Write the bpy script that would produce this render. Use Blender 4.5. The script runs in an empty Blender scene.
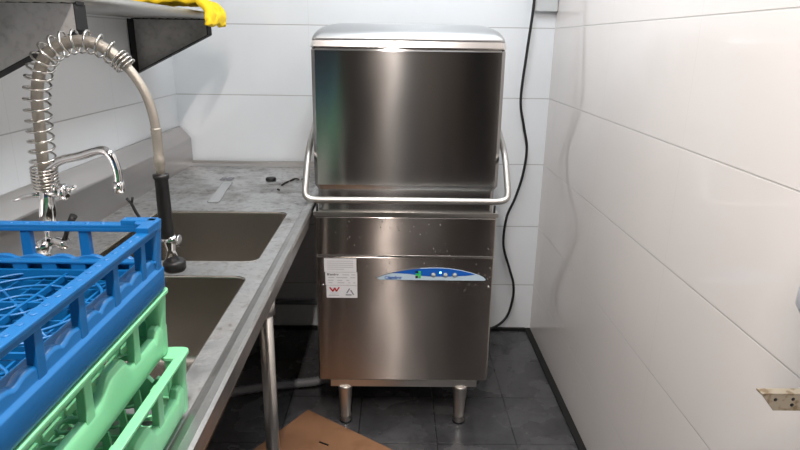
import bpy, bmesh, math, random
from mathutils import Vector, Matrix, noise
random.seed(7)
C = bpy.context.scene.collection
PI = math.pi

# ------------------------------------------------------------------ materials
def mat(name, col, rough=.5, metal=0., **kw):
    m = bpy.data.materials.new(name); m.use_nodes = True
    p = m.node_tree.nodes['Principled BSDF']
    p.inputs['Base Color'].default_value = (*col, 1)
    p.inputs['Roughness'].default_value = rough
    p.inputs['Metallic'].default_value = metal
    for k, v in kw.items():
        p.inputs[k.replace('_', ' ')].default_value = v
    return m
def N(m, t, **kw):
    n = m.node_tree.nodes.new(t)
    for k, v in kw.items(): setattr(n, k, v)
    return n
def L(m, a, b): m.node_tree.links.new(a, b)
def P(m): return m.node_tree.nodes['Principled BSDF']
def mathn(m, op, a, b=None, c=None):
    n = N(m, 'ShaderNodeMath', operation=op)
    for i, v in enumerate((a, b, c)):
        if v is None: continue
        if isinstance(v, (int, float)): n.inputs[i].default_value = v
        else: L(m, v, n.inputs[i])
    return n.outputs[0]
def noise_fac(m, scale, lo, hi, vec=None, detail=4, sc3=None, dist=0):
    t = N(m, 'ShaderNodeTexNoise'); t.inputs['Scale'].default_value = scale
    t.inputs['Detail'].default_value = detail; t.inputs['Distortion'].default_value = dist
    if vec is None: vec = N(m, 'ShaderNodeTexCoord').outputs['Object']
    if sc3:
        mp = N(m, 'ShaderNodeMapping'); mp.inputs['Scale'].default_value = sc3
        L(m, vec, mp.inputs['Vector']); vec = mp.outputs[0]
    L(m, vec, t.inputs['Vector'])
    r = N(m, 'ShaderNodeMapRange'); r.inputs[1].default_value = lo; r.inputs[2].default_value = hi
    L(m, t.outputs['Fac'], r.inputs[0])
    return r.outputs[0]
def mixc(m, fac, a, b):
    n = N(m, 'ShaderNodeMix', data_type='RGBA')
    if isinstance(fac, (int, float)): n.inputs[0].default_value = fac
    else: L(m, fac, n.inputs[0])
    for i, v in ((6, a), (7, b)):
        if isinstance(v, tuple): n.inputs[i].default_value = (*v, 1)
        else: L(m, v, n.inputs[i])
    return n.outputs[2]
def bump(m, h, strength=.3, dist=.001, chain=None):
    b = N(m, 'ShaderNodeBump'); b.inputs['Strength'].default_value = strength; b.inputs['Distance'].default_value = dist
    L(m, h, b.inputs['Height'])
    if chain is not None: L(m, chain, b.inputs['Normal'])
    return b.outputs[0]

def grout(m, axis, off, pitch, width):
    """0 on tile, 1 on the joint, along one axis of object space"""
    co = N(m, 'ShaderNodeTexCoord').outputs['Object']
    s = N(m, 'ShaderNodeSeparateXYZ'); L(m, co, s.inputs[0])
    v = mathn(m, 'ADD', s.outputs[axis], -off + 100 * pitch)
    v = mathn(m, 'MODULO', v, pitch)
    a = mathn(m, 'MINIMUM', v, mathn(m, 'SUBTRACT', pitch, v))
    r = N(m, 'ShaderNodeMapRange'); r.inputs[1].default_value = width * .5; r.inputs[2].default_value = width * .5 + .0012
    r.inputs[3].default_value = 1; r.inputs[4].default_value = 0
    L(m, a, r.inputs[0]); return r.outputs[0]

def tile_mat(name, ax, offx, colour, gcol=(.40, .40, .40), px=.6):
    m = mat(name, colour, .1)
    g1 = grout(m, ax, offx, px, .0012); g2 = grout(m, 2, .246, .305, .0022)
    soft = mathn(m, 'MULTIPLY', g1, .18)
    g = mathn(m, 'MAXIMUM', soft, g2)
    n = noise_fac(m, 2.2, .35, .75)
    base = mixc(m, n, colour, tuple(c * .955 for c in colour))
    L(m, mixc(m, g, base, gcol), P(m).inputs['Base Color'])
    rn = noise_fac(m, 5, .3, .8)
    rr = mathn(m, 'MULTIPLY_ADD', rn, .04, .055)
    L(m, mathn(m, 'ADD', rr, mathn(m, 'MULTIPLY', g, .5)), P(m).inputs['Roughness'])
    wav = noise_fac(m, 9, 0, 1)
    b1 = bump(m, wav, .25, .0003)
    L(m, bump(m, mathn(m, 'SUBTRACT', 1, g), .5, .001, b1), P(m).inputs['Normal'])
    return m

def steel(name, col=(.60, .59, .57), rough=.3, aniso=0., rot=0., grain=None, gs=.05, dirt=0., wave=0., drops=0.):
    m = mat(name, col, rough, 1.)
    p = P(m)
    co = N(m, 'ShaderNodeTexCoord').outputs['Object']
    last = None
    if aniso:
        p.inputs['Anisotropic'].default_value = aniso
        p.inputs['Anisotropic Rotation'].default_value = rot
        t = N(m, 'ShaderNodeTangent', direction_type='RADIAL', axis='Z')
        L(m, t.outputs[0], p.inputs['Tangent'])
    if wave:
        last = bump(m, noise_fac(m, 1.0, 0, 1, co, 1, (3.0, 3.0, 2.6)), 1, wave)
    if grain:
        f = noise_fac(m, 1, .3, .7, co, 3, grain)
        L(m, mathn(m, 'MULTIPLY_ADD', f, gs * 2, rough - gs), p.inputs['Roughness'])
    if dirt:
        f = noise_fac(m, 9, .45, .75, co, 8)
        f2 = noise_fac(m, 60, .5, .7, co, 4)
        s = mathn(m, 'MULTIPLY', mathn(m, 'ADD', f, mathn(m, 'MULTIPLY', f2, .5)), dirt)
        c = mixc(m, s, col, (.22, .21, .20))
        L(m, c, p.inputs['Base Color'])
        L(m, mathn(m, 'MULTIPLY_ADD', s, .5, rough), p.inputs['Roughness'])
        last = bump(m, f2, .25, .0008, last)
    if drops:
        v = N(m, 'ShaderNodeTexVoronoi'); v.inputs['Scale'].default_value = 75
        mp = N(m, 'ShaderNodeMapping'); mp.inputs['Scale'].default_value = (1, 1, .55)
        L(m, co, mp.inputs[0]); L(m, mp.outputs[0], v.inputs['Vector'])
        r = N(m, 'ShaderNodeMapRange'); r.inputs[1].default_value = .16; r.inputs[2].default_value = .06
        r.inputs[3].default_value = 0; r.inputs[4].default_value = 1
        L(m, v.outputs['Distance'], r.inputs[0])
        msk = noise_fac(m, 14, .45, .52, co)
        s = N(m, 'ShaderNodeSeparateXYZ'); L(m, co, s.inputs[0])
        zr = N(m, 'ShaderNodeMapRange'); zr.inputs[1].default_value = .50; zr.inputs[2].default_value = .78
        L(m, s.outputs[2], zr.inputs[0])
        d = mathn(m, 'MULTIPLY', mathn(m, 'MULTIPLY', r.outputs[0], msk), zr.outputs[0])
        L(m, mixc(m, mathn(m, 'MULTIPLY', d, drops), col, (.95, .95, .95)), p.inputs['Base Color'])
        last = bump(m, d, .8, .002, last)
    if last is not None: L(m, last, p.inputs['Normal'])
    return m

M = {}
M['wall_back'] = tile_mat('back wall tile', 0, -.386, (.76, .79, .82), (.40, .40, .40), 1.2)
M['wall_right'] = tile_mat('right wall tile', 1, 1.45, (.82, .775, .75), (.58, .56, .54))
M['wall_left'] = tile_mat('left wall tile', 1, 1.56, (.76, .78, .80))
M['paint'] = mat('dark far reflection bands', (.06, .055, .05), .8)
m = M['paint']
f = noise_fac(m, 1, .42, .60, None, 2, (2.2, 2.2, .25))  # vertical brown bands made up for the hood to reflect
L(m, mixc(m, f, (.03, .028, .028), (.22, .15, .10)), P(m).inputs['Base Color'])
M['ceiling'] = mat('ceiling paint', (.78, .78, .77), .8)
M['grout_black'] = mat('black grout', (.006, .006, .006), .95)
# floor
m = mat('dark floor tile', (.05, .05, .052), .35); M['floor'] = m
g = mathn(m, 'MAXIMUM', grout(m, 0, .166, .29, .0035), grout(m, 1, 1.86, .30, .0035))
f = noise_fac(m, 5, .42, .72, None, 8); f2 = noise_fac(m, 38, .5, .68, None, 6)
base = mixc(m, f, (.045, .045, .048), (.10, .10, .105))
base = mixc(m, mathn(m, 'MULTIPLY', f2, .45), base, (.03, .03, .03))
L(m, mixc(m, mathn(m, 'MULTIPLY', g, .7), base, (.012, .012, .012)), P(m).inputs['Base Color'])
L(m, mathn(m, 'MULTIPLY_ADD', f, .35, .16), P(m).inputs['Roughness'])
L(m, bump(m, mathn(m, 'SUBTRACT', mathn(m, 'MULTIPLY', f2, .3), g), .4, .002), P(m).inputs['Normal'])

def brushed(m, r, a):
    '''metal finished with a horizontal grain: keeps the colour and normal of the material but spreads reflections up and down only'''
    p = P(m); nt = m.node_tree
    g = N(m, 'ShaderNodeBsdfAnisotropic', distribution='GGX')
    g.inputs['Roughness'].default_value = r; g.inputs['Anisotropy'].default_value = a
    for src, dst in (('Base Color', 'Color'), ('Normal', 'Normal'), ('Tangent', 'Tangent')):
        if p.inputs[src].links: L(m, p.inputs[src].links[0].from_socket, g.inputs[dst])
        elif src == 'Base Color': g.inputs[dst].default_value = p.inputs[src].default_value
    out = [n for n in nt.nodes if n.type == 'OUTPUT_MATERIAL'][0]
    L(m, g.outputs[0], out.inputs['Surface']); return m
M['hood'] = steel('brushed hood steel', (.42, .41, .40), .205, 1.0, .25, (1.5, 3, 160), .008, wave=.0025)
M['panel'] = steel('brushed panel steel', (.42, .375, .345), .255, 1.0, .25, (1.5, 3, 150), .008, wave=.004, drops=.8)
brushed(M['hood'], .155, .70); brushed(M['panel'], .185, .80)
M['body'] = steel('body steel', (.60, .58, .55), .3)
M['lid'] = steel('satin lid steel', (.52, .53, .54), .42)
M['edge'] = steel('bright folded steel', (.72, .71, .70), .22)
M['handle'] = steel('satin handle steel', (.50, .49, .47), .44)
M['bench'] = steel('worn bench steel', (.62, .62, .62), .36, dirt=.85)
M['fascia'] = steel('fascia steel', (.50, .50, .49), .33, dirt=.3)
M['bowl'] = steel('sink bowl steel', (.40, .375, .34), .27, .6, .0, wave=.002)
M['splash'] = steel('splashback steel', (.48, .46, .45), .36, grain=(4, 4, 50), gs=.06)
M['bracket'] = steel('shelf bracket steel', (.60, .59, .58), .6, dirt=.35)
M['dark_flange'] = mat('dark flange', (.008, .008, .009), .8)
M['chrome'] = mat('chrome', (.66, .66, .67), .07, 1.)
M['spring'] = mat('spring wire', (.55, .53, .50), .2, 1.)
m = mat('braided hose', (.36, .33, .29), .42, .7); M['hose'] = m
L(m, bump(m, noise_fac(m, 400, .3, .7), .5, .001), P(m).inputs['Normal'])
M['black'] = mat('black plastic', (.005, .005, .006), .45)
M['black_rub'] = mat('black rubber cable', (.006, .006, .007), .6)
M['grey_hose'] = mat('grey plastic hose', (.14, .145, .155), .5)
M['grey_pl'] = mat('grey plastic box', (.52, .54, .55), .5)
M['white_pl'] = mat('white plastic', (.74, .74, .80), .3)
M['cream_pl'] = mat('cream plastic', (.70, .64, .50), .4)
M['blue_r'] = mat('blue rack plastic', (.004, .115, .335), .33)
M['green_r'] = mat('green rack plastic', (.19, .55, .30), .36, Subsurface_Weight=.15, Subsurface_Scale=.01)
M['cup'] = mat('clear grey plastic', (.55, .57, .58), .2, Transmission_Weight=.5, IOR=1.45)
m = mat('yellow cloth', (.90, .62, .01), .8); M['yellow'] = m
L(m, bump(m, noise_fac(m, 260, .3, .7), .4, .001), P(m).inputs['Normal'])
m = mat('brown cardboard', (.42, .22, .11), .75); M['card'] = m
f = noise_fac(m, 11, .52, .72, None, 6); f2 = noise_fac(m, 3, .4, .7, None, 3)
b = mixc(m, f2, (.27, .135, .065), (.15, .07, .035))
L(m, mixc(m, mathn(m, 'MULTIPLY', f, .7), b, (.16, .07, .03)), P(m).inputs['Base Color'])
m = mat('stained galvanised steel', (.45, .42, .36), .5, .6); M['galv'] = m
L(m, mixc(m, noise_fac(m, 60, .5, .62), (.42, .37, .29), (.25, .19, .12)), P(m).inputs['Base Color'])
M['paper'] = mat('white sticker', (.74, .75, .78), .5)
M['ink'] = mat('grey ink', (.18, .18, .20), .6)
M['faint'] = mat('faint grey ink', (.50, .51, .54), .6)
M['red'] = mat('red ink', (.50, .02, .03), .5)
M['cp_white'] = mat('pale blue panel film', (.55, .70, .82), .3)
M['cp_blue'] = mat('blue panel film', (.01, .12, .55), .3)
M['cp_txt'] = mat('blue lettering', (.02, .10, .40), .4)
M['cp_green'] = mat('green mark', (.05, .60, .08), .4)
M['btn'] = mat('pale push button', (.50, .58, .58), .35)
M['led'] = mat('cyan lamp', (.3, .9, 1), .3, Emission_Color=(.25, .8, 1, 1), Emission_Strength=3.)
M['tube'] = mat('lamp tube', (1, 1, 1), .4, Emission_Color=(1, .93, .86, 1), Emission_Strength=1.)
M['scrap'] = mat('dark food scrap', (.03, .025, .02), .6)

# ------------------------------------------------------------------ mesh helpers
class MB:
    def __init__(s): s.v = []; s.f = []; s.sm = []
    def add(s, vs, fs, smooth=False):
        o = len(s.v); s.v += [tuple(v) for v in vs]
        for f in fs: s.f.append(tuple(i + o for i in f)); s.sm.append(smooth)
        return s
    def box(s, x0, x1, y0, y1, z0, z1):
        vs = [(x, y, z) for z in (z0, z1) for y in (y0, y1) for x in (x0, x1)]
        return s.add(vs, [(0, 2, 3, 1), (4, 5, 7, 6), (0, 1, 5, 4), (2, 6, 7, 3), (0, 4, 6, 2), (1, 3, 7, 5)])
    def hexa(s, b, t):   # bottom quad, top quad (ccw from above)
        return s.add(list(b) + list(t), [(3, 2, 1, 0), (4, 5, 6, 7), (0, 1, 5, 4), (1, 2, 6, 5), (2, 3, 7, 6), (3, 0, 4, 7)])
    def prism(s, pts, a, b, axis='y', smooth=False):
        """extrude a 2D outline along an axis. pts are (u,w): y -> (x,z), x -> (y,z), z -> (x,y)"""
        n = len(pts)
        def p3(u, w, t): return {'y': (u, t, w), 'x': (t, u, w), 'z': (u, w, t)}[axis]
        vs = [p3(u, w, a) for u, w in pts] + [p3(u, w, b) for u, w in pts]
        fs = [tuple(range(n)), tuple(range(2 * n - 1, n - 1, -1))]
        fs += [(i, i + n, (i + 1) % n + n, (i + 1) % n) for i in range(n)]
        return s.add(vs, fs, smooth)
    def rings(s, rs, smooth=True, caps=True):
        n = len(rs[0]); vs = [p for r in rs for p in r]; fs = []
        for k in range(len(rs) - 1):
            for i in range(n):
                j = (i + 1) % n
                fs.append((k * n + i, k * n + j, (k + 1) * n + j, (k + 1) * n + i))
        s.add(vs, fs, smooth)
        if caps:
            o = len(s.v) - len(vs)
            s.f.append(tuple(o + i for i in reversed(range(n)))); s.sm.append(False)
            s.f.append(tuple(o + (len(rs) - 1) * n + i for i in range(n))); s.sm.append(False)
        return s
    def tube(s, pts, r, n=12, caps=True, closed=False):
        pts = [Vector(p) for p in pts]; m = len(pts)
        rr = r if isinstance(r, (list, tuple)) else [r] * m
        rs = []; up = None
        for i in range(m):
            t = (pts[min(i + 1, m - 1)] - pts[max(i - 1, 0)]).normalized()
            if up is None:
                up = t.orthogonal().normalized()
            else:
                up = (up - t * up.dot(t)).normalized()
            w = t.cross(up)
            rs.append([pts[i] + (up * math.cos(a) + w * math.sin(a)) * rr[i] for a in [2 * PI * k / n for k in range(n)]])
        return s.rings(rs, True, caps)
    def lathe(s, c, prof, n=20, axis='z'):
        rs = []
        for (r, h) in prof:
            ring = []
            for k in range(n):
                a = 2 * PI * k / n
                u, w = r * math.cos(a), r * math.sin(a)
                d = {'z': (u, w, h), 'y': (u, h, w), 'x': (h, u, w)}[axis]
                ring.append((c[0] + d[0], c[1] + d[1], c[2] + d[2]))
            rs.append(ring)
        return s.rings(rs, True, True)
    def build(s, name, material, parent=None, bevel=0, seg=2, loc=None):
        me = bpy.data.meshes.new(name); me.from_pydata(s.v, [], s.f); me.update()
        bm = bmesh.new(); bm.from_mesh(me)
        bmesh.ops.recalc_face_normals(bm, faces=bm.faces[:])
        bm.to_mesh(me); bm.free()
        if len(s.sm) == len(me.polygons):
            me.polygons.foreach_set('use_smooth', s.sm)
        o = bpy.data.objects.new(name, me); C.objects.link(o)
        me.materials.append(M[material] if isinstance(material, str) else material)
        if parent is not None: o.parent = parent
        if loc: o.location = loc
        if bevel:
            b = o.modifiers.new('bevel', 'BEVEL'); b.width = bevel; b.segments = seg
            b.limit_method = 'ANGLE'; b.angle_limit = math.radians(35)
        return o
def smooth_path(pts, n=8):
    """Catmull-Rom through the points"""
    P_ = [Vector(p) for p in pts]; P_ = [2 * P_[0] - P_[1]] + P_ + [2 * P_[-1] - P_[-2]]
    out = []
    for i in range(1, len(P_) - 2):
        a, b, c, d = P_[i - 1:i + 3]
        for k in range(n):
            t = k / n
            out.append(.5 * ((2 * b) + (c - a) * t + (2 * a - 5 * b + 4 * c - d) * t * t + (3 * b - a - 3 * c + d) * t ** 3))
    out.append(P_[-2]); return out
def thing(name, label, cat, loc=(0, 0, 0), group=None):
    o = bpy.data.objects.new(name, None); C.objects.link(o); o.location = loc
    o.empty_display_size = .05
    tag(o, label, cat, group); return o
def tag(o, label, cat, group=None):
    o['label'] = label; o['category'] = cat
    if group: o['group'] = group
    return o
def struct(o): o['kind'] = 'structure'; return o
def rrect(cx, cy, hx, hy, r, z, n=5):
    pts = []
    for (sx, sy, a0) in ((1, 1, 0), (-1, 1, 90), (-1, -1, 180), (1, -1, 270)):
        for k in range(n + 1):
            a = math.radians(a0 + 90 * k / n)
            pts.append((cx + sx * (hx - r) + r * math.cos(a), cy + sy * (hy - r) + r * math.sin(a), z))
    return pts
def text_mesh(name, s, size, material, parent, loc, rot=(PI / 2, 0, 0), depth=.0003, xs=1, off=0):
    cu = bpy.data.curves.new(name, 'FONT'); cu.body = s; cu.size = size; cu.extrude = depth; cu.offset = off
    t = bpy.data.objects.new('tmp', cu); C.objects.link(t)
    dg = bpy.context.evaluated_depsgraph_get(); dg.update()
    me = bpy.data.meshes.new_from_object(t.evaluated_get(dg))
    bpy.data.objects.remove(t)
    o = bpy.data.objects.new(name, me); C.objects.link(o)
    me.materials.clear(); me.materials.append(M[material])
    o.parent = parent; o.location = loc; o.rotation_euler = rot; o.scale = (xs, 1, 1)
    return o

# ------------------------------------------------------------------ the room
XR, XL, YB = .70, -.995, 2.78
ZC = 2.6
struct(MB().box(-3, 3, -3.2, YB + .1, -.1, 0).build('floor', 'floor'))
struct(MB().box(-3.1, 3.1, -.8, YB + .1, ZC, ZC + .1).build('ceiling', 'ceiling'))
struct(MB().box(-3.1, 3.1, -3.3, -.8, ZC, ZC + .1).build('ceiling', 'paint'))  # unseen rear ceiling, darkened so the hood reflects less light
struct(MB().box(XL - .1, XR + .1, YB, YB + .1, 0, ZC).build('wall_back', 'wall_back'))
struct(MB().box(XR, XR + .1, 0.0, YB, 0, ZC).build('wall_right', 'wall_right'))
struct(MB().box(XL - .1, XL, -.2, YB, 0, ZC).build('wall_left', 'wall_left'))
struct(MB().box(-3.1, 3.1, -3.3, -3.2, 0, ZC).build('wall_rear', 'paint'))
struct(MB().box(-3.1, -3.0, -3.2, YB, 0, ZC).build('wall_far_left', 'paint'))
struct(MB().box(3.0, 3.1, -3.2, YB, 0, ZC).build('wall_far_right', 'paint'))
struct(MB().box(XR - .026, XR, 0, YB, 0, .010).build('trim_1', 'grout_black'))
struct(MB().box(XL, XR - .026, YB - .018, YB, 0, .012).build('trim_2', 'grout_black'))

# ------------------------------------------------------------------ hood dishwasher
DX = .040
dw = thing('dishwasher', 'stainless steel hood type dishwasher standing in the corner on short legs', 'dishwasher', (DX, 2.30, 0))
yF = 1.98 - 2.30     # front plane in local coordinates (-.32)
yK = .32
def oct_ring(hx, y0, y1, c, z):
    return [(-hx + c, y0, z), (hx - c, y0, z), (hx, y0 + c, z), (hx, y1, z), (-hx, y1, z), (-hx, y0 + c, z)]
# hood
HB = MB()
prof = [(.010, .842), (.010, .918), (.003, .930), (.0, .936), (.0, 1.372), (.0035, 1.382)]
HB.rings([oct_ring(.3105 - i, yF + i, yK - i, .012, z) for i, z in prof], False, False)
hood = HB.build('hood', 'hood', dw)
# rolled bright rim and shallow domed lid on top
RB = MB()
RB.rings([oct_ring(.3115 - i, yF - .001 + i, yK, .010, z) for i, z in [(.0, 1.3805), (.0, 1.384), (.004, 1.4025)]], False, False)
RB.build('hood_rim', 'edge', hood)
def soft(hx, y0, y1, z, r): return rrect(0, (y0 + y1) / 2, hx, (y1 - y0) / 2, r, z, 6)
T = MB(); rr_ = []
for k in range(9):
    a = k / 8 * PI / 2
    ins = .004 + .085 * (1 - math.cos(a)); z = 1.4025 + .057 * math.sin(a)
    rr_.append(soft(.3115 - ins, yF + .003 + (ins - .004) * 2.2, yK - ins, z, .012 + .05 * k / 8))
rr_.append(soft(.12, yF + .29, yK - .22, 1.462, .05))
T.rings(rr_, True, True)
T.build('hood_top', 'lid', hood)
# inner core of the hood sides: back plate
MB().box(-.295, .295, yK - .02, yK - .012, .85, 1.39).build('hood_back', 'body', hood)
# body
B = MB()
B.rings([oct_ring(.315, yF + .004, yK, .008, z) for z in (.188, .826)], False, True)
B.build('body', 'body', dw)
# top collar
B = MB(); B.box(-.318, .318, yF - .004, yK, .826, .842); B.build('body_collar', 'body', dw, .001)
for sx in (-1, 1):
    MB().lathe((sx * .304, yF + .004, 0), [(.0001, .84), (.004, .84), (.004, .868), (.0001, .869)], 10).build('guide_pin', 'black', dw)
# upper fascia and door
B = MB(); B.box(-.310, .310, yF - .004, yF + .006, .684, .824); B.build('upper_panel', 'panel', dw, .0025)
B = MB(); B.box(-.310, .310, yF - .004, yF + .006, .192, .679); door = B.build('front_panel', 'panel', dw, .0025)
B = MB(); B.box(-.311, .311, yF - .005, yF - .0035, .6795, .6835); B.build('panel_seam', 'edge', dw)
for x, z in ((-.290, .572), (.297, .571)):
    MB().lathe((x, yF - .004, z), [(.0001, -.005), (.0035, -.0045), (.005, -.001), (.005, .001)], 12, 'y').build('screw', 'chrome', dw)
# plinth frame and legs
B = MB()
for a in (yF + .004, yK - .04):
    B.box(-.272, .277, a, a + .028, .158, .188)
for a in (-.272, .249):
    B.box(a, a + .028, yF + .032, yK - .04, .158, .188)
B.build('base_frame', 'body', dw, .002)
leg0 = None
for (x, y) in ((-.218, yF + .020), (.217, yF + .020), (-.218, yK - .03), (.217, yK - .03)):
    B = MB().lathe((0, 0, 0), [(.0001, 0), (.021, .001), (.023, .006), (.019, .016), (.0185, .022), (.021, .024), (.021, .03), (.019, .032), (.027, .150), (.027, .159)], 20)
    lg = B.build('leg', 'body', dw, 0, 2, (x, y, 0))
    MB().lathe((0, 0, 0), [(.0001, -.0), (.024, .0), (.0245, .005), (.0235, .007)], 20).build('foot', 'black', lg)
# lift handle
hp = [(-.322, -.06, 1.135), (-.323, -.20, 1.085), (-.325, -.30, 1.035), (-.327, -.365, .955), (-.327, -.383, .928), (-.322, -.391, .912), (-.305, -.394, .904), (-.28, -.394, .902)]
hp = [(x - .006, y, z) for x, y, z in hp]
path = smooth_path(hp, 6) + [Vector((x, -.394, .902)) for x in (-.14, 0, .14)] + [Vector((-p.x, p.y, p.z)) for p in reversed(smooth_path(hp, 6))]
hn = MB().tube(path, .0108, 14).build('lift_handle', 'handle', dw)
for sx in (-1, 1):
    B = MB(); B.box(min(sx * .308, sx * .318), max(sx * .308, sx * .318), -.12, -.02, 1.10, 1.165); B.build('handle_bracket', 'body', dw, .003)
    MB().tube([(sx * .312, -.06, 1.135), (sx * .340, -.06, 1.135)], .009, 12).build('pivot', 'chrome', dw)
# control strip
yc = yF - .0045
cp = MB()
def strip_x(px): return (px - 377) / 108 * .383 - .058 - DX
x0, x1 = strip_x(377), strip_x(485.5)
PXM = .00372
TOP = [(377, 2.2), (382, 4.3), (387, 6), (393, 7.5), (400, 9), (410, 10.8), (420, 11.9), (432, 12.4), (440, 12.5), (450, 11.8), (460, 10.3), (470, 8), (478, 5.6), (483, 3.4), (485.5, 1)]
cp.prism([(x1 - .004, .595), (strip_x(380), .595), (x0, .601)] + [(strip_x(a), .595 + h * PXM) for a, h in TOP], yc - .002, yc + .0005)
panel = cp.build('control_panel', 'cp_white', dw)
LO = [(392, 6.9), (400, 6.9), (410, 6.2), (418, 4.8), (428, 4.0), (440, 3.8), (455, 4.2), (466, 5.0), (475, 6.1)]
MB().prism([(strip_x(a), .595 + h * PXM) for a, h in LO] + [(strip_x(a), .594 + h * PXM) for a, h in reversed(TOP) if 393 <= a <= 471], yc - .0028, yc - .0015).build('blue_band', 'cp_blue', panel)
# thin dark swoosh on the left
sw = [(strip_x(a), .5945 + h * PXM) for a, h in TOP[:7]]
MB().prism(sw + [(x, z + .0022) for x, z in reversed(sw)], yc - .0034, yc - .0026).build('dark_line', 'ink', panel)
MB().tube([(strip_x(386.5) + .006 * math.cos(a), yc - .003, .604 + .005 * math.sin(a)) for a in [k * PI / 6 for k in range(13)]], .0009, 6).build('emblem', 'cp_txt', panel)
text_mesh('brand_lettering', 'lamber', .0165, 'cp_txt', panel, (strip_x(388.4), yc - .0026, .5985), xs=1.0, off=.0006)
for i in range(2):
    for j in range(3):
        MB().box(strip_x(415.2 + i * 2.9), strip_x(417.7 + i * 2.9), yc - .0036, yc - .002, .603 + j * .0095, .6105 + j * .0095).build('indicator_mark', 'cp_green' if (i or j == 1) else 'black', panel)
for px, z in ((433, .6155), (445, .6155), (454.3, .6155)):
    b = MB().lathe((strip_x(px), yc, z), [(.0001, -.0052), (.0065, -.005), (.007, -.003), (.007, 0)], 18, 'y').build('button', 'btn', panel)
    MB().lathe((strip_x(px), yc, z), [(.0001, -.0036), (.0088, -.0036), (.0092, 0), (.0001, 0)], 18, 'y').build('button_ring', 'ink', b)
MB().lathe((strip_x(440), yc, .6245), [(.0001, -.0045), (.0035, -.004), (.004, -.002), (.004, 0)], 14, 'y').build('status_lamp', 'led', panel)
# stickers
def sx_(px): return -.244 + (px - 324) / 33 * .116 - DX
def sz_(py): return .674 - (py - 258) / 39.5 * .149
def sticker(a, b, c, d):
    return MB().box(sx_(a), sx_(b), yc - .0012, yc, sz_(d), sz_(c)).build('sticker', 'paper', dw)
s1 = sticker(324, 356.2, 258.4, 271.7); s2 = sticker(325, 357, 272.1, 285); s3 = sticker(325.8, 357, 285.4, 297.8)
ys = yc - .0016
for k in range(5):
    MB().box(sx_(327), sx_(353 - (k == 4) * 9), ys, yc - .001, sz_(261.2 + k * 2.0), sz_(260.5 + k * 2.0)).build('print_line', 'faint', s1)
MB().box(sx_(326.8), sx_(328.6), ys, yc - .001, sz_(275.2), sz_(273.1)).build('print_mark', 'ink', s2)
text_mesh('brand_print', 'lamber', .0105, 'ink', s2, (sx_(329.2), yc - .0014, sz_(275.1)), xs=1.1, off=.0004)
for a, b, y in ((342, 349, 274), (351, 355, 274), (328, 334, 276.8), (336, 347, 276.8), (350, 355, 276.8), (327.5, 333, 279.6), (337, 342, 279.6), (346, 349, 279.6), (328, 332, 282.0), (337, 344, 282.0), (348, 350, 282.0), (353, 355, 282.0)):
    MB().box(sx_(a), sx_(b), ys, yc - .001, sz_(y + .9), sz_(y)).build('print_line', 'faint', s2)
# red double-chevron mark
def stroke(pts, w, mt, nm, par):
    B = MB()
    for a, b in zip(pts, pts[1:]):
        a = Vector(a); b = Vector(b); d = (b - a).normalized(); n = Vector((-d.y, d.x)) * w
        q = [a - n - d * w * .3, b - n + d * w * .3, b + n + d * w * .3, a + n - d * w * .3]
        B.prism([(p.x, p.y) for p in q], ys, yc - .001)
    return B.build(nm, mt, par)
stroke([(sx_(p), sz_(q)) for p, q in ((329.2, 287.4), (332.2, 291.2), (334.2, 287.8), (335.8, 291.2), (338.6, 287.2))], .0026, 'red', 'red_mark', s3)
stroke([(sx_(329.5), sz_(293.0)), (sx_(338), sz_(293.0))], .0008, 'faint', 'print_line', s3)
stroke([(sx_(328), sz_(295.2)), (sx_(338.5), sz_(295.2))], .0008, 'ink', 'print_line', s3)
for k in range(3):
    c = Vector((sx_(349.2), sz_(292.6)))
    va = Vector((math.cos(PI / 2 + k * 2 * PI / 3), math.sin(PI / 2 + k * 2 * PI / 3))) * .0165
    vb = Vector((math.cos(PI / 2 + (k + 1) * 2 * PI / 3), math.sin(PI / 2 + (k + 1) * 2 * PI / 3))) * .0165
    stroke([c + va.lerp(vb, -.02) * .9, c + va.lerp(vb, .10), c + va.lerp(vb, .72)], .0019, 'ink', 'recycling_arrow', s3)

# ------------------------------------------------------------------ sink bench
ZB = .85
bx0, bx1, by0, by1 = -.985, -.280, .10, 2.762
bench = thing('sink_bench', 'long stainless steel double sink bench running along the left wall', 'sink bench', (-.62, 1.4, 0))
Lc = Vector((-.62, 1.4, 0))
def Lb(B):
    B.v = [(x + .62, y - 1.4, z) for x, y, z in B.v]; return B
sinks = [(-.80, -.360, 1.487, 1.968), (-.80, -.360, .88, 1.385)]
zd = .841
# deck: cells around the two rounded openings
B = MB()
xs = [-.945, -.80, -.360, -.318]; ysl = [by0, .88, 1.385, 1.487, 1.968, by1 - .03]
for i in range(3):
    for j in range(5):
        if i == 1 and j in (1, 3): continue
        B.box(xs[i], xs[i + 1], ysl[j], ysl[j + 1], zd - .004, zd)
for (a, b, c, d) in sinks:          # rounded corners of the openings
    r = .03
    for sx, sy, cx, cy in ((1, 1, a, c), (-1, 1, b, c), (1, -1, a, d), (-1, -1, b, d)):
        pts = [(cx, cy)]
        for k in range(7):
            t = k / 6 * PI / 2
            pts.append((cx + sx * (r - r * math.sin(t)), cy + sy * (r - r * math.cos(t))))
        B.prism(pts, zd - .004, zd, 'z')
Lb(B).build('worktop', 'bench', bench)
# raised rolled edge and fascia on the right
B = MB()
B.prism([(-.320, .838), (-.318, .842), (-.312, .8465), (-.300, .850), (-.286, .850), (-.280, .846), (-.292, .788), (-.296, .784), (-.310, .784), (-.310, .792), (-.299, .792), (-.289, .838)], by0, 1.962, 'y')
Lb(B).build('front_edge', 'fascia', bench)
B = MB()
B.prism([(-.322, .838), (-.320, .842), (-.312, .8465), (-.300, .850), (-.288, .850), (-.284, .846), (-.298, .79), (-.322, .79)], 1.962, by1 - .03, 'y')
Lb(B).build('table_edge', 'bench', bench)
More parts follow.
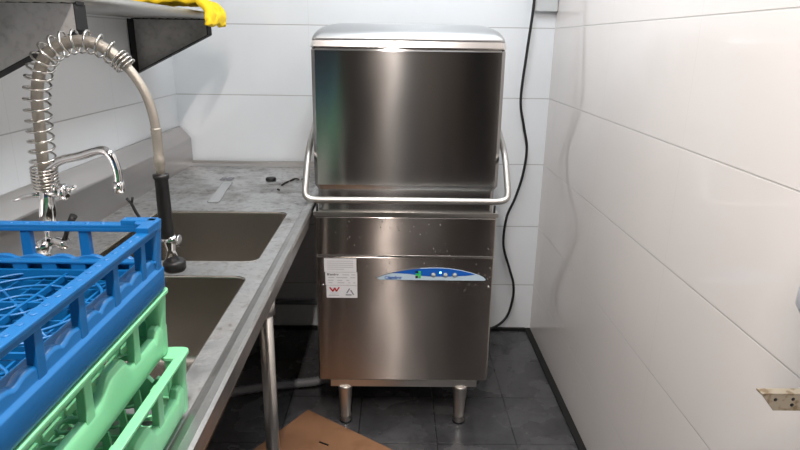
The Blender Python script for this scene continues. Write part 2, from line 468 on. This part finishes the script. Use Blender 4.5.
# lip against the back wall
B = MB(); B.prism([(by1 - .034, .838), (by1 - .020, .852), (by1 - .018, .862), (by1, .862), (by1, .83), (by1 - .034, .83)], -.945, -.284, 'x')
Lb(B).build('back_lip', 'splash', bench)
# splashback against the left wall
B = MB(); B.prism([(-.990, .80), (-.990, 1.018), (-.982, 1.018), (-.940, .967), (-.938, .962), (-.938, .841), (-.945, .835), (-.945, .80)], by0, by1, 'y')
Lb(B).build('splashback', 'splash', bench)
# bowls
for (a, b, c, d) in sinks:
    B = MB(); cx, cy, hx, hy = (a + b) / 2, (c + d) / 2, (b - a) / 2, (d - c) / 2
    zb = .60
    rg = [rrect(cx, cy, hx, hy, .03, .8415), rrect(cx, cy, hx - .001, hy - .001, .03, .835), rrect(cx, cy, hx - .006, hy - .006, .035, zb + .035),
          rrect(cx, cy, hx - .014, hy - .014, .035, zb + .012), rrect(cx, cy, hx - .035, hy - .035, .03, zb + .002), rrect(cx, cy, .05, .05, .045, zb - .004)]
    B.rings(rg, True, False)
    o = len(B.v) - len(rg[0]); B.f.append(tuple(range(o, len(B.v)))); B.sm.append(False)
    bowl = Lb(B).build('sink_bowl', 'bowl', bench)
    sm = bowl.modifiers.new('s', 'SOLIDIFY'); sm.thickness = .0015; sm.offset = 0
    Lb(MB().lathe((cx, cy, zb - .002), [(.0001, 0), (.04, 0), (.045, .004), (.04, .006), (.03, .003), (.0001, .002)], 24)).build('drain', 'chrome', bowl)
# under frame and legs
for (x, y) in ((-.322, 1.385), (-.322, .30), (-.93, 1.30), (-.93, .30), (-.93, 2.60)):
    B = MB().lathe((x, y, 0), [(.0001, .03), (.018, .03), (.018, .785), (.0001, .785)], 18)
    B.lathe((x, y, 0), [(.0001, 0), (.020, 0), (.020, .012), (.010, .02), (.010, .032), (.0001, .033)], 16)
    lg = Lb(B).build('leg', 'body', bench)
    B = MB().lathe((x, y, 0), [(.019, .735), (.024, .74), (.026, .784), (.019, .785)], 18)
    Lb(B).build('leg_socket', 'body', lg)
Lb(MB().tube([(-.93, 1.30, .30), (-.93, .30, .30)], .012, 10)).build('rail', 'body', bench)
Lb(MB().tube([(-.93, 1.30, .30), (-.93, 2.60, .30)], .012, 10)).build('rail', 'body', bench)

# ------------------------------------------------------------------ pre-rinse tap
FX, FY = -.842, 1.378
tap = thing('pre_rinse_tap', 'chrome pre-rinse tap with spring-wrapped hose arching over the sinks', 'tap', (FX, FY, zd))
def Lt(B):
    B.v = [(x - FX, y - FY, z - zd) for x, y, z in B.v]; return B
Lt(MB().lathe((FX, FY, 0), [(.0001, zd), (.024, zd), (.024, .846), (.019, .853), (.014, .870), (.013, .89), (.0001, .89)], 24)).build('base_flange', 'chrome', tap)
B = MB().tube([(FX, FY, .87), (-.834, 1.376, .93), (-.826, 1.374, .975)], .0065, 14)
B.tube([(-.826, 1.374, .972), (-.8235, 1.373, .98), (-.820, 1.372, 1.0), (-.816, 1.371, 1.04), (-.813, 1.370, 1.075)], [.012, .018, .0185, .0165, .012], 18)
B.tube([(-.817, 1.371, 1.052), (-.768, 1.362, 1.056)], .0125, 14)
Lt(B).build('mixer_body', 'chrome', tap)
B = MB().tube([(-.866, 1.356, .893), (-.858, 1.36, .900), (-.838, 1.362, .920), (-.822, 1.364, .936)], [.012, .017, .020, .012], 14)
B.tube([(-.826, 1.364, .930), (-.800, 1.36, .935), (-.785, 1.356, .930), (-.776, 1.355, .936)], [.011, .012, .016, .014], 12)
Lt(B).build('inlet_valve', 'chrome', tap)
B = MB().tube([(-.782, 1.358, .938), (-.768, 1.358, .975), (-.752, 1.358, 1.0)], [.005, .006, .009], 10)
Lt(B).build('lever', 'black', tap)
B = MB().tube([(-.815, 1.371, 1.050), (-.845, 1.362, 1.046), (-.866, 1.36, 1.042), (-.886, 1.355, 1.036)], [.0075, .006, .0055, .0035], 10)
Lt(B).build('tap_handle', 'chrome', tap)
B = MB().lathe((-.776, 1.362, 1.056), [(.0001, 0), (.016, .0), (.020, .004), (.020, .012), (.014, .016), (.0001, .017)], 18, 'x')
B.tube([(-.764, 1.362, 1.058), (-.752, 1.358, 1.064), (-.735, 1.352, 1.072)], [.006, .005, .004], 10)
B.tube([(-.79, 1.352, 1.06), (-.778, 1.348, 1.082)], [.007, .005], 10)
Lt(B).build('tap_handle', 'chrome', tap)
sp = smooth_path([(-.806, 1.362, 1.082), (-.797, 1.36, 1.105), (-.765, 1.358, 1.130), (-.718, 1.356, 1.142), (-.675, 1.353, 1.155), (-.655, 1.351, 1.155), (-.640, 1.35, 1.140), (-.633, 1.35, 1.110), (-.6335, 1.35, 1.082)], 8)
spout = Lt(MB().tube(sp, .0098, 16)).build('spout', 'chrome', tap)
Lt(MB().tube([(-.6335, 1.35, 1.086), (-.6345, 1.35, 1.060)], .0125, 16)).build('aerator', 'chrome', spout)
arc = smooth_path([(-.812, 1.370, 1.062), (-.805, 1.360, 1.115), (-.794, 1.350, 1.200), (-.785, 1.342, 1.268), (-.767, 1.335, 1.325), (-.741, 1.325, 1.362), (-.704, 1.318, 1.384), (-.655, 1.312, 1.393), (-.612, 1.310, 1.381),
                   (-.572, 1.310, 1.348), (-.542, 1.31, 1.306), (-.526, 1.31, 1.262), (-.519, 1.31, 1.21), (-.518, 1.31, 1.150)], 12)
NA = 9 * 12 + 2
hose = Lt(MB().tube(arc, [.0125 if i < NA else .0100 for i in range(len(arc))], 14)).build('hose', 'hose', tap)
def helix(seg, r, tpm):
    out = []; s = 0; up = Vector((1, 0, 0)); ang = 0
    for i in range(len(seg) - 1):
        a, b = seg[i], seg[i + 1]; t = (b - a).normalized()
        dl = (b - a).length; n = max(2, int(dl * tpm(s) * 16))
        for k in range(n):
            q = a + (b - a) * k / n
            up = (up - t * up.dot(t)).normalized(); w = t.cross(up)
            ang += 2 * PI * dl / n * tpm(s)
            out.append(q + (up * math.cos(ang) + w * math.sin(ang)) * r(s + dl * k / n))
        s += dl
    return out
seg = arc[:NA + 1]
tot = sum((seg[i + 1] - seg[i]).length for i in range(NA))
hp_ = helix(seg, lambda s: .0270 if s < .052 else (.0262 if s < tot * .6 else .0262 - .006 * (s - tot * .6) / (tot * .4)), lambda s: (128 if s < .050 else (42 if s < tot - .028 else 130)))
Lt(MB().tube(hp_, .0026, 7)).build('spring', 'spring', tap)
hx_, hy_ = -.519, 1.31
B = MB().lathe((hx_, hy_, 0), [(.0001, 1.215), (.0108, 1.215), (.0118, 1.211), (.0108, 1.207), (.0118, 1.203), (.0108, 1.199), (.0118, 1.195), (.0108, 1.19), (.0105, 1.155), (.0125, 1.15), (.0128, 1.135), (.010, 1.125), (.009, 1.10), (.0001, 1.10)], 16)
Lt(B).build('hose_coupling', 'hose', tap)
B = MB().lathe((hx_, hy_, 0), [(.0001, 1.114), (.0175, 1.112), (.0175, 1.104), (.0145, 1.100), (.0155, .985), (.0150, .965), (.0001, .965)], 18)
grip = Lt(B).build('spray_grip', 'black', tap)
B = MB().lathe((hx_ + .006, hy_, 0), [(.0001, .970), (.013, .968), (.014, .955), (.010, .935), (.016, .908), (.0001, .908)], 18)
B.tube([(hx_ - .012, hy_, .962), (hx_ + .026, hy_ - .008, .960)], [.009, .0095], 14)
B.tube([(hx_ + .026, hy_ - .008, .960), (hx_ + .031, hy_ - .008, .960)], [.0135, .0135], 14)
Lt(B).build('spray_valve', 'chrome', tap)
Lt(MB().lathe((hx_ + .010, hy_, 0), [(.0001, .910), (.022, .910), (.0255, .905), (.0255, .889), (.022, .884), (.0001, .884)], 22)).build('spray_head', 'black', tap)
B = MB().tube(smooth_path([(hx_ - .01, hy_, .965), (hx_ - .04, hy_ - .005, .99), (hx_ - .060, hy_ - .005, 1.02), (hx_ - .072, hy_ - .005, 1.050)], 5), .0035, 8)
B.tube([(hx_ - .070, hy_ - .005, 1.045), (hx_ - .080, hy_ - .006, 1.058)], .003, 8)
B.tube([(hx_ - .070, hy_ - .005, 1.045), (hx_ - .066, hy_ - .006, 1.060)], .003, 8)
Lt(B).build('trigger', 'black', tap)

# ------------------------------------------------------------------ wall shelf
shelf = thing('wall_shelf', 'tubular stainless steel wall shelf on two triangular brackets above the tap', 'shelf', (XL, 1.9, 1.46))
def Ls(B):
    B.v = [(x - XL, y - 1.9, z - 1.46) for x, y, z in B.v]; return B
for yp, sg in ((1.385, 1), (2.39, -1)):
    B = MB(); xt = -.700
    out = [(-.990, 1.272), (xt, 1.416), (xt, 1.470), (-.990, 1.470)]
    B.prism(out, yp - .0015, yp + .0015, 'y')
    br = Ls(B).build('bracket', 'bracket', shelf)
    B = MB()
    y2 = yp + sg * .05; a, b = min(yp, y2), max(yp, y2)
    B.prism([(xt - .002, 1.416), (xt + .002, 1.416), (xt + .002, 1.470), (xt - .002, 1.470)], a, b, 'y')
    B.prism([(-.990, 1.270), (xt + .001, 1.4145), (xt + .001, 1.4175), (-.990, 1.273)], a, b, 'y')
    B.box(-.992, -.988, a, b, 1.272, 1.470)
    Ls(B).build('flange', 'dark_flange', br)
for k, x in enumerate([-.706 - .0293 * i for i in range(10)]):
    r = .0133
    B = MB().tube([(x, .95, 1.484), (x, 2.40, 1.484)], r, 14)
    Ls(B).build('shelf_tube', 'handle', shelf)
    for yb in (1.41, 2.365):
        Ls(MB().box(x - .010, x + .010, yb - .018, yb + .018, 1.4685, 1.4755)).build('tube_saddle', 'dark_flange', shelf)
# yellow cloth
B = MB(); nx, ny = 44, 30
for j in range(ny + 1):
    for i in range(nx + 1):
        u, v = i / nx, j / ny
        s = u * .36          # arc length from back to front
        x = -.930 + s; z = 1.503
        drop = max(0, s - .245)
        if drop > 0:
            x = -.685 + .045 * math.sin(min(1.5, drop / .05)) ; z = 1.503 - drop * .72
        y = 2.19 + v * .21 + .02 * math.sin(u * 5) - drop * .25
        q = Vector((u * 5, v * 4, 1.3))
        n1 = noise.noise(q); n2 = noise.noise(q * 2.3)
        z += .020 + .022 * abs(n1) + .005 * n2
        x += .012 * n2 * (1 if drop else .4); y += .012 * n1
        B.v.append((x, y, z))
for j in range(ny):
    for i in range(nx):
        a = j * (nx + 1) + i; B.f.append((a, a + 1, a + nx + 2, a + nx + 1)); B.sm.append(True)
cl = B.build('cloth', 'yellow')
md = cl.modifiers.new('s', 'SOLIDIFY'); md.thickness = .020; md.offset = 0
md = cl.modifiers.new('b', 'SUBSURF'); md.levels = 1; md.render_levels = 1
tag(cl, 'crumpled bright yellow cloth hanging over the end of the wall shelf', 'cloth')

# ------------------------------------------------------------------ dish racks
def rack(col, kind, label, loc, H, group):
    root = thing('dish_rack', label, 'dish rack', loc, group)
    h = .25
    if kind == 'a':
        posts = None
        def top(u): return .046 + .009 * abs(math.cos((u + .01) / .0403 * PI)) ** .5
    else:
        posts = None
        def top(u):
            d = min(abs(u + .086), abs(u - .165)) / .030
            return .040 + .026 * (1 / (1 + d ** 6)) + (.012 if abs(u) > .205 else 0)
    zr = H - (.012 if kind == 'a' else .013)
    for q in range(4):
        B = MB()
        # outer face at w=0 growing inwards (w negative); the wall leans in slightly towards the foot
        def W(u, w, z):
            lean = .004 * (1 - z / H)
            p = (u * (1 - .0), h - lean + w)
            a = q * PI / 2
            return (p[0] * math.cos(a) - p[1] * math.sin(a), p[0] * math.sin(a) + p[1] * math.cos(a), z)
        # lower band in strips following the top outline
        n = 84
        cols = []
        for k in range(n + 1):
            u = -h + .004 + (2 * h - .008) * k / n; t = top(u)
            if kind == 'a': cols.append([W(u, 0, 0), W(u, .002, .006), W(u, .002, .034), W(u, -.003, .038), W(u, -.003, t - .004), W(u, -.006, t), W(u, -.014, t), W(u, -.012, .004)])
            else: cols.append([W(u, -.001, 0), W(u, 0, .010), W(u, 0, t - .010), W(u, -.004, t), W(u, -.014, t), W(u, -.012, .004)])
        B.rings(cols, True, True)
        # top rail
        def rb(u0, u1, w0, w1, z0, z1):
            B.hexa([W(u0, w0, z0), W(u1, w0, z0), W(u1, w1, z0), W(u0, w1, z0)], [W(u0, w0, z1), W(u1, w0, z1), W(u1, w1, z1), W(u0, w1, z1)])
        rw = -.015 if kind == 'a' else -.009
        rb(-h + .010, h - .010, rw, .002 if kind == 'a' else .005, H - .005, H)
        rb(-h + .003, h - .003, -.005, .0, zr, H - .004)
        if kind == 'a':
            rb(-h + .003, h - .003, rw, rw + .003, zr + .002, H - .004)
            rb(-h + .003, h - .003, -.026, -.013, .046, .050)      # inner ledge with ribs under it
            k = -.22
            while k < .225:
                rb(k - .010, k + .010, -.025, -.013, .030, .047); k += .04
            for s in (-1, 1):
                a_, b_ = sorted((s * (h - .003), s * (h - .050)))
                rb(a_, b_, rw, .002, H - .001, H + .007)
        if kind == 'a': pl = [((-.176 if q % 2 == 0 else -.19) + .0805 * k, .015) for k in range(5)]
        else: pl = [(-.148, .019), (-.020, .019), (.106, .019)]
        for (u, pw) in pl:
            B.hexa([W(u - pw * .5, -.012, .03), W(u + pw * .5, -.012, .03), W(u + pw * .5, -.002, .03), W(u - pw * .5, -.002, .03)],
                   [W(u - pw * .42, -.013, H - .004), W(u + pw * .42, -.013, H - .004), W(u + pw * .42, -.002, H - .004), W(u - pw * .42, -.002, H - .004)])
        # moulded dimples along the rail
        if kind == 'a':
            k = -.185
            while k < .19:
                c = W(k, rw / 2, H); B.lathe((c[0], c[1], H - .001), [(.0001, 0), (.0042, 0), (.0036, .0022), (.0001, .0025)], 8); k += .021
        B.build('side_wall', col, root, .0012, 2)
    for sx in (-1, 1):
        for sy in (-1, 1):
            B = MB(); c = h - .013
            B.rings([rrect(sx * (c - .002), sy * (c - .002), .012, .012, .009, 0), rrect(sx * (c - .001), sy * (c - .001), .0125, .0125, .009, .05), rrect(sx * c, sy * c, .0145, .0145, .010, H - .007), rrect(sx * c, sy * c, .0155 if kind == 'a' else .018, .0155 if kind == 'a' else .018, .012, H - .005), rrect(sx * c, sy * c, .0155 if kind == 'a' else .018, .0155 if kind == 'a' else .018, .012, H + (.006 if kind == 'a' else .0005))], False, True)
            B.build('corner_post', col, root, .001)
    # open floor grid
    B = MB(); g0 = h - .014; z0, z1 = (.026, .034) if kind == 'a' else (.012, .022)
    st = .125 if kind == 'a' else .0484
    k = -int(g0 / st)
    while k * st < g0:
        v = k * st
        B.box(v - .0018, v + .0018, -g0, g0, z0, z1); B.box(-g0, g0, v - .0018, v + .0018, z0, z1 - .001); k += 1
    # ring pattern
    if kind == 'a':
        k = -7
        while k < 8:
            v = k * .031; B.box(v - .0015, v + .0015, -g0, g0, .008, .025); B.box(-g0, g0, v - .0015, v + .0015, .008, .024); k += 1
        for cx in (-.1175, .1175):
            for cy in (-.1175, .1175):
                for R_ in (.030, .062, .094, .116):
                    B.tube([(cx + R_ * math.cos(t), cy + R_ * math.sin(t), z1 - .002) for t in [i * PI / 16 for i in range(33)]], .0020, 6, False)
                for q_ in range(2):
                    t = q_ * PI / 2 + PI / 4; e = .115
                    B.tube([(cx - e * math.cos(t), cy - e * math.sin(t), z1 - .003), (cx + e * math.cos(t), cy + e * math.sin(t), z1 - .003)], .0018, 6)
        for cx in (-.222, .222):
            B.box(cx - .003, cx + .003, -g0, g0, z0, .038); B.box(-g0, g0, cx - .003, cx + .003, z0, .038)
    else:
        k = -4
        for i in range(-4, 5):
            for j in range(-4, 5):
                x, y = i * .0484, j * .0484
                B.prism([(x - .007, z0), (x + .007, z0), (x + .004, .062), (x - .004, .062)], y - .002, y + .002, 'y')
                B.tube([(x + .024 + .014 * math.cos(t), y + .024 + .014 * math.sin(t), z1 + .004) for t in [q_ * PI / 5 for q_ in range(11)]], .0024, 5, False)
    B.build('base_grid', col, root)
    return root
RX, RY = -.330 - .25, .806 - .25
gr = 'dish racks stacked on the sink bench'
rack('green_r', 'b', 'bottom green dish rack of the stack, resting on the bench', (RX + .017, RY + .012, .852), .099, gr)
rack('green_r', 'b', 'middle green dish rack directly beneath the blue one', (RX - .002, RY + .006, .9535), .099, gr)
rack('blue_r', 'a', 'blue dish rack on top of the two green ones', (RX + .004, RY, 1.0550), .099, gr)

# ------------------------------------------------------------------ small things on the bench
a = Vector((-.648, 2.08)); b = Vector((-.680, 2.39))
B = MB(); d = (b - a).normalized(); n = Vector((-d.y, d.x))
out = []
for s in (1, -1):
    for t in ((0, .7), (.02, 1), (.6, .8), (1, 1)) if s == 1 else ((1, 1), (.6, .8), (.02, 1), (0, .7)):
        p = a + (b - a) * t[0] + n * s * .022 * t[1]; out.append((p.x, p.y))
B.prism(out, zd + .0006, zd + .0036, 'z')
tag(B.build('plastic_strip', 'cup', None, .001), 'clear plastic strip lying flat on the bench behind the sink', 'plastic strip')
for i, (x, y, r, lb) in enumerate(((-.715, 2.46, .011, 'small dark scrap left of its twin at the far end of the plastic strip'), (-.688, 2.465, .012, 'small dark scrap right of its twin at the far end of the plastic strip'))):
    B = MB().box(x - r, x + r, y - .022, y + .02, zd + .0005, zd + .004)
    tag(B.build('plastic_scrap', 'ink', None, .0015), lb, 'scrap', 'dark scraps by the plastic strip')
B = MB().lathe((-.515, 2.45, zd + .0005), [(.0001, 0), (.021, 0), (.022, .004), (.021, .010), (.018, .012), (.0001, .012)], 22)
tag(B.build('bottle_cap', 'black'), 'round black plug lying flat on the bench near the back wall', 'plug')
for i, pts in enumerate(([(-.452, 2.35), (-.447, 2.39), (-.436, 2.42)], [(-.432, 2.43), (-.418, 2.47), (-.40, 2.46)], [(-.388, 2.46), (-.374, 2.48), (-.366, 2.52)], [(-.455, 2.28), (-.447, 2.27)])):
    B = MB().tube(smooth_path([(x, y, zd + .004) for x, y in pts], 4), .0035, 7)
    tag(B.build('food_scrap', 'scrap'), ['longest dark wet scrap right of the black plug', 'dark scrap between two others near the dishwasher handle', 'dark scrap nearest the dishwasher hood side', 'tiny dark scrap nearest the camera right of the black plug'][i], 'scrap', 'dark wet scraps on the bench')

# ------------------------------------------------------------------ cable, box, pipes
cb = [(.602, 2.735, 1.95), (.590, 2.735, 1.577), (.574, 2.735, 1.36), (.562, 2.735, 1.161), (.585, 2.735, 1.04), (.606, 2.735, .939), (.596, 2.735, .814), (.567, 2.735, .70), (.534, 2.735, .607), (.528, 2.735, .473), (.565, 2.735, .35), (.590, 2.735, .27), (.592, 2.735, .19), (.565, 2.73, .09), (.49, 2.70, .045), (.36, 2.66, .04)]
tag(MB().tube(smooth_path(cb, 8), .0062, 10).build('power_cable', 'black_rub'), 'black power cable hanging down the back wall right of the dishwasher', 'cable')
cbx = MB().box(.594, .698, 2.748, 2.779, 1.534, 2.0)
tag(cbx.build('junction_box', 'grey_pl', None, .004), 'grey box fixed high in the corner of the back wall', 'box')
pp = MB().tube([(-.93, 2.755, .15), (-.26, 2.755, .15)], .012, 10)
tag(pp.build('waste_pipe', 'grey_hose'), 'thin grey pipe running low along the back wall under the bench', 'pipe')
hs = []
pth = smooth_path([(-.85, 2.05, .028), (-.60, 2.16, .028), (-.42, 2.20, .032), (-.30, 2.21, .045), (-.20, 2.24, .085)], 14)
B = MB().tube(pth, [.020 if k % 2 else .0175 for k in range(len(pth))], 12)
tag(B.build('drain_hose', 'grey_hose'), 'grey corrugated drain hose on the floor beside the dishwasher leg', 'hose')

# ------------------------------------------------------------------ cardboard on the floor
c0 = Vector((-.332, 2.056)); d1 = Vector((.326, -.233)).normalized(); d2 = Vector((-.233, -.326)).normalized() * .93 + Vector((.05, 0))
B = MB(); w_, h_ = .46, .52
B.prism([tuple(c0), tuple(c0 + d2 * h_), tuple(c0 + d2 * h_ + d1 * w_), tuple(c0 + d1 * w_)], .001, .007, 'z')
tag(B.build('cardboard', 'card', None, .001), 'stained brown cardboard sheet lying on the dark floor in front of the dishwasher', 'cardboard')
B = MB().box(-.02, .02, -.0025, .0025, 0, .003); o = B.build('twig', 'black'); o.location = (-.245, 1.845, .0072); o.rotation_euler = (0, 0, -.5)
tag(o, 'short black scrap lying on the brown cardboard', 'scrap')

# ------------------------------------------------------------------ right wall fittings
br = thing('angle_bracket', 'stained metal angle bracket sticking out of the right wall', 'bracket', (XR, .80, .877))
B = MB(); B.prism([(-.135, .015), (-.112, -.0135), (0, -.0135), (0, .015)], -.0015, .0015, 'y')
B.prism([(-.135, .0135), (0, .0135), (0, .0165), (-.135, .0165)], -.0015, .014, 'y')
B.build('angle_plate', 'galv', br, .0005)
for x, z in ((-.112, .006), (-.085, -.003), (-.085, .007)):
    MB().lathe((x, -.0016, z), [(.0001, -.0004), (.0028, -.0004), (.0028, .0002), (.0001, .0002)], 12, 'y').build('screw_hole', 'black', br)
sd = thing('soap_dispenser', 'white rounded dispenser with a cream nozzle on the right wall', 'dispenser', (XR - .003, .79, 1.0))
B = MB()
B.rings([rrect(-.048, 0, .038, .045, .03, .012), rrect(-.048, 0, .047, .055, .035, .030), rrect(-.048, 0, .047, .055, .035, .070), rrect(-.050, 0, .046, .052, .03, .16), rrect(-.048, 0, .036, .045, .02, .20)], True, True)
B.build('housing', 'white_pl', sd)
MB().lathe((-.070, 0, 0), [(.0001, -.012), (.012, -.012), (.020, .0), (.023, .013), (.0001, .014)], 16).build('nozzle', 'cream_pl', sd)

# ------------------------------------------------------------------ lamps
def lamp(x, y0, y1, z, power, colour, w, label):
    t = thing('ceiling_lamp', label, 'lamp', (x, (y0 + y1) / 2, z), 'tube lamps on the ceiling')
    Ld = bpy.data.lights.new('lamp', 'AREA'); Ld.shape = 'RECTANGLE'; Ld.size = w; Ld.size_y = (y1 - y0)
    Ld.energy = power; Ld.color = colour
    o = bpy.data.objects.new('lamp_light', Ld); C.objects.link(o); o.parent = t; o.location = (0, 0, -.022)
    MB().box(-w / 2 - .03, w / 2 + .03, -(y1 - y0) / 2 - .03, (y1 - y0) / 2 + .03, 0, ZC - z).build('housing', 'white_pl', t)
    MB().box(-w / 2, w / 2, -(y1 - y0) / 2, (y1 - y0) / 2, -.018, 0).build('diffuser', 'tube', t)
    return t
lamp(-.035, -.55, .65, 2.52, 31, (1, .905, .84), .038, 'tube lamp on the ceiling nearest the viewer')
lamp(.15, 1.25, 2.2, 2.54, 12, (.90, .96, 1.0), .30, 'added wide fill panel on the ceiling above the dishwasher')  # added cool fill for the back wall and upward faces
lamp(-.035, -2.7, -1.3, 2.52, 5, (1, .905, .84), .038, 'added tube lamp at the far dark end, feeding the streak on the steel')  # added behind the camera to brighten the streak low on the hood
w = bpy.data.worlds.new('World'); bpy.context.scene.world = w; w.use_nodes = True
w.node_tree.nodes['Background'].inputs[0].default_value = (.5, .55, .6, 1)
w.node_tree.nodes['Background'].inputs[1].default_value = .02

# ------------------------------------------------------------------ camera
F = 600.; pitch = math.atan(183 / F); roll = math.radians(.8); yaw = math.atan(6.5 / 628)
fw = Vector((math.sin(yaw) * math.cos(pitch), math.cos(yaw) * math.cos(pitch), -math.sin(pitch)))
rt = Vector((math.cos(yaw), -math.sin(yaw), 0)); upv = rt.cross(fw)
# the picture is turned clockwise: the camera is rolled anticlockwise
r2 = rt * math.cos(roll) + upv * math.sin(roll); u2 = -rt * math.sin(roll) + upv * math.cos(roll)
cam = bpy.data.cameras.new('Camera'); co = bpy.data.objects.new('Camera', cam); C.objects.link(co)
mw = Matrix((r2, u2, -fw)).transposed().to_4x4(); mw.translation = Vector((0, 0, 1.4)); co.matrix_world = mw
cam.sensor_width = 36; cam.lens = F * 36 / 800; cam.clip_start = .02
bpy.context.scene.camera = co
vs = bpy.context.scene.view_settings
vs.view_transform = 'Standard'; vs.look = 'None'; vs.gamma = 1; vs.use_curve_mapping = False; vs.exposure = .74
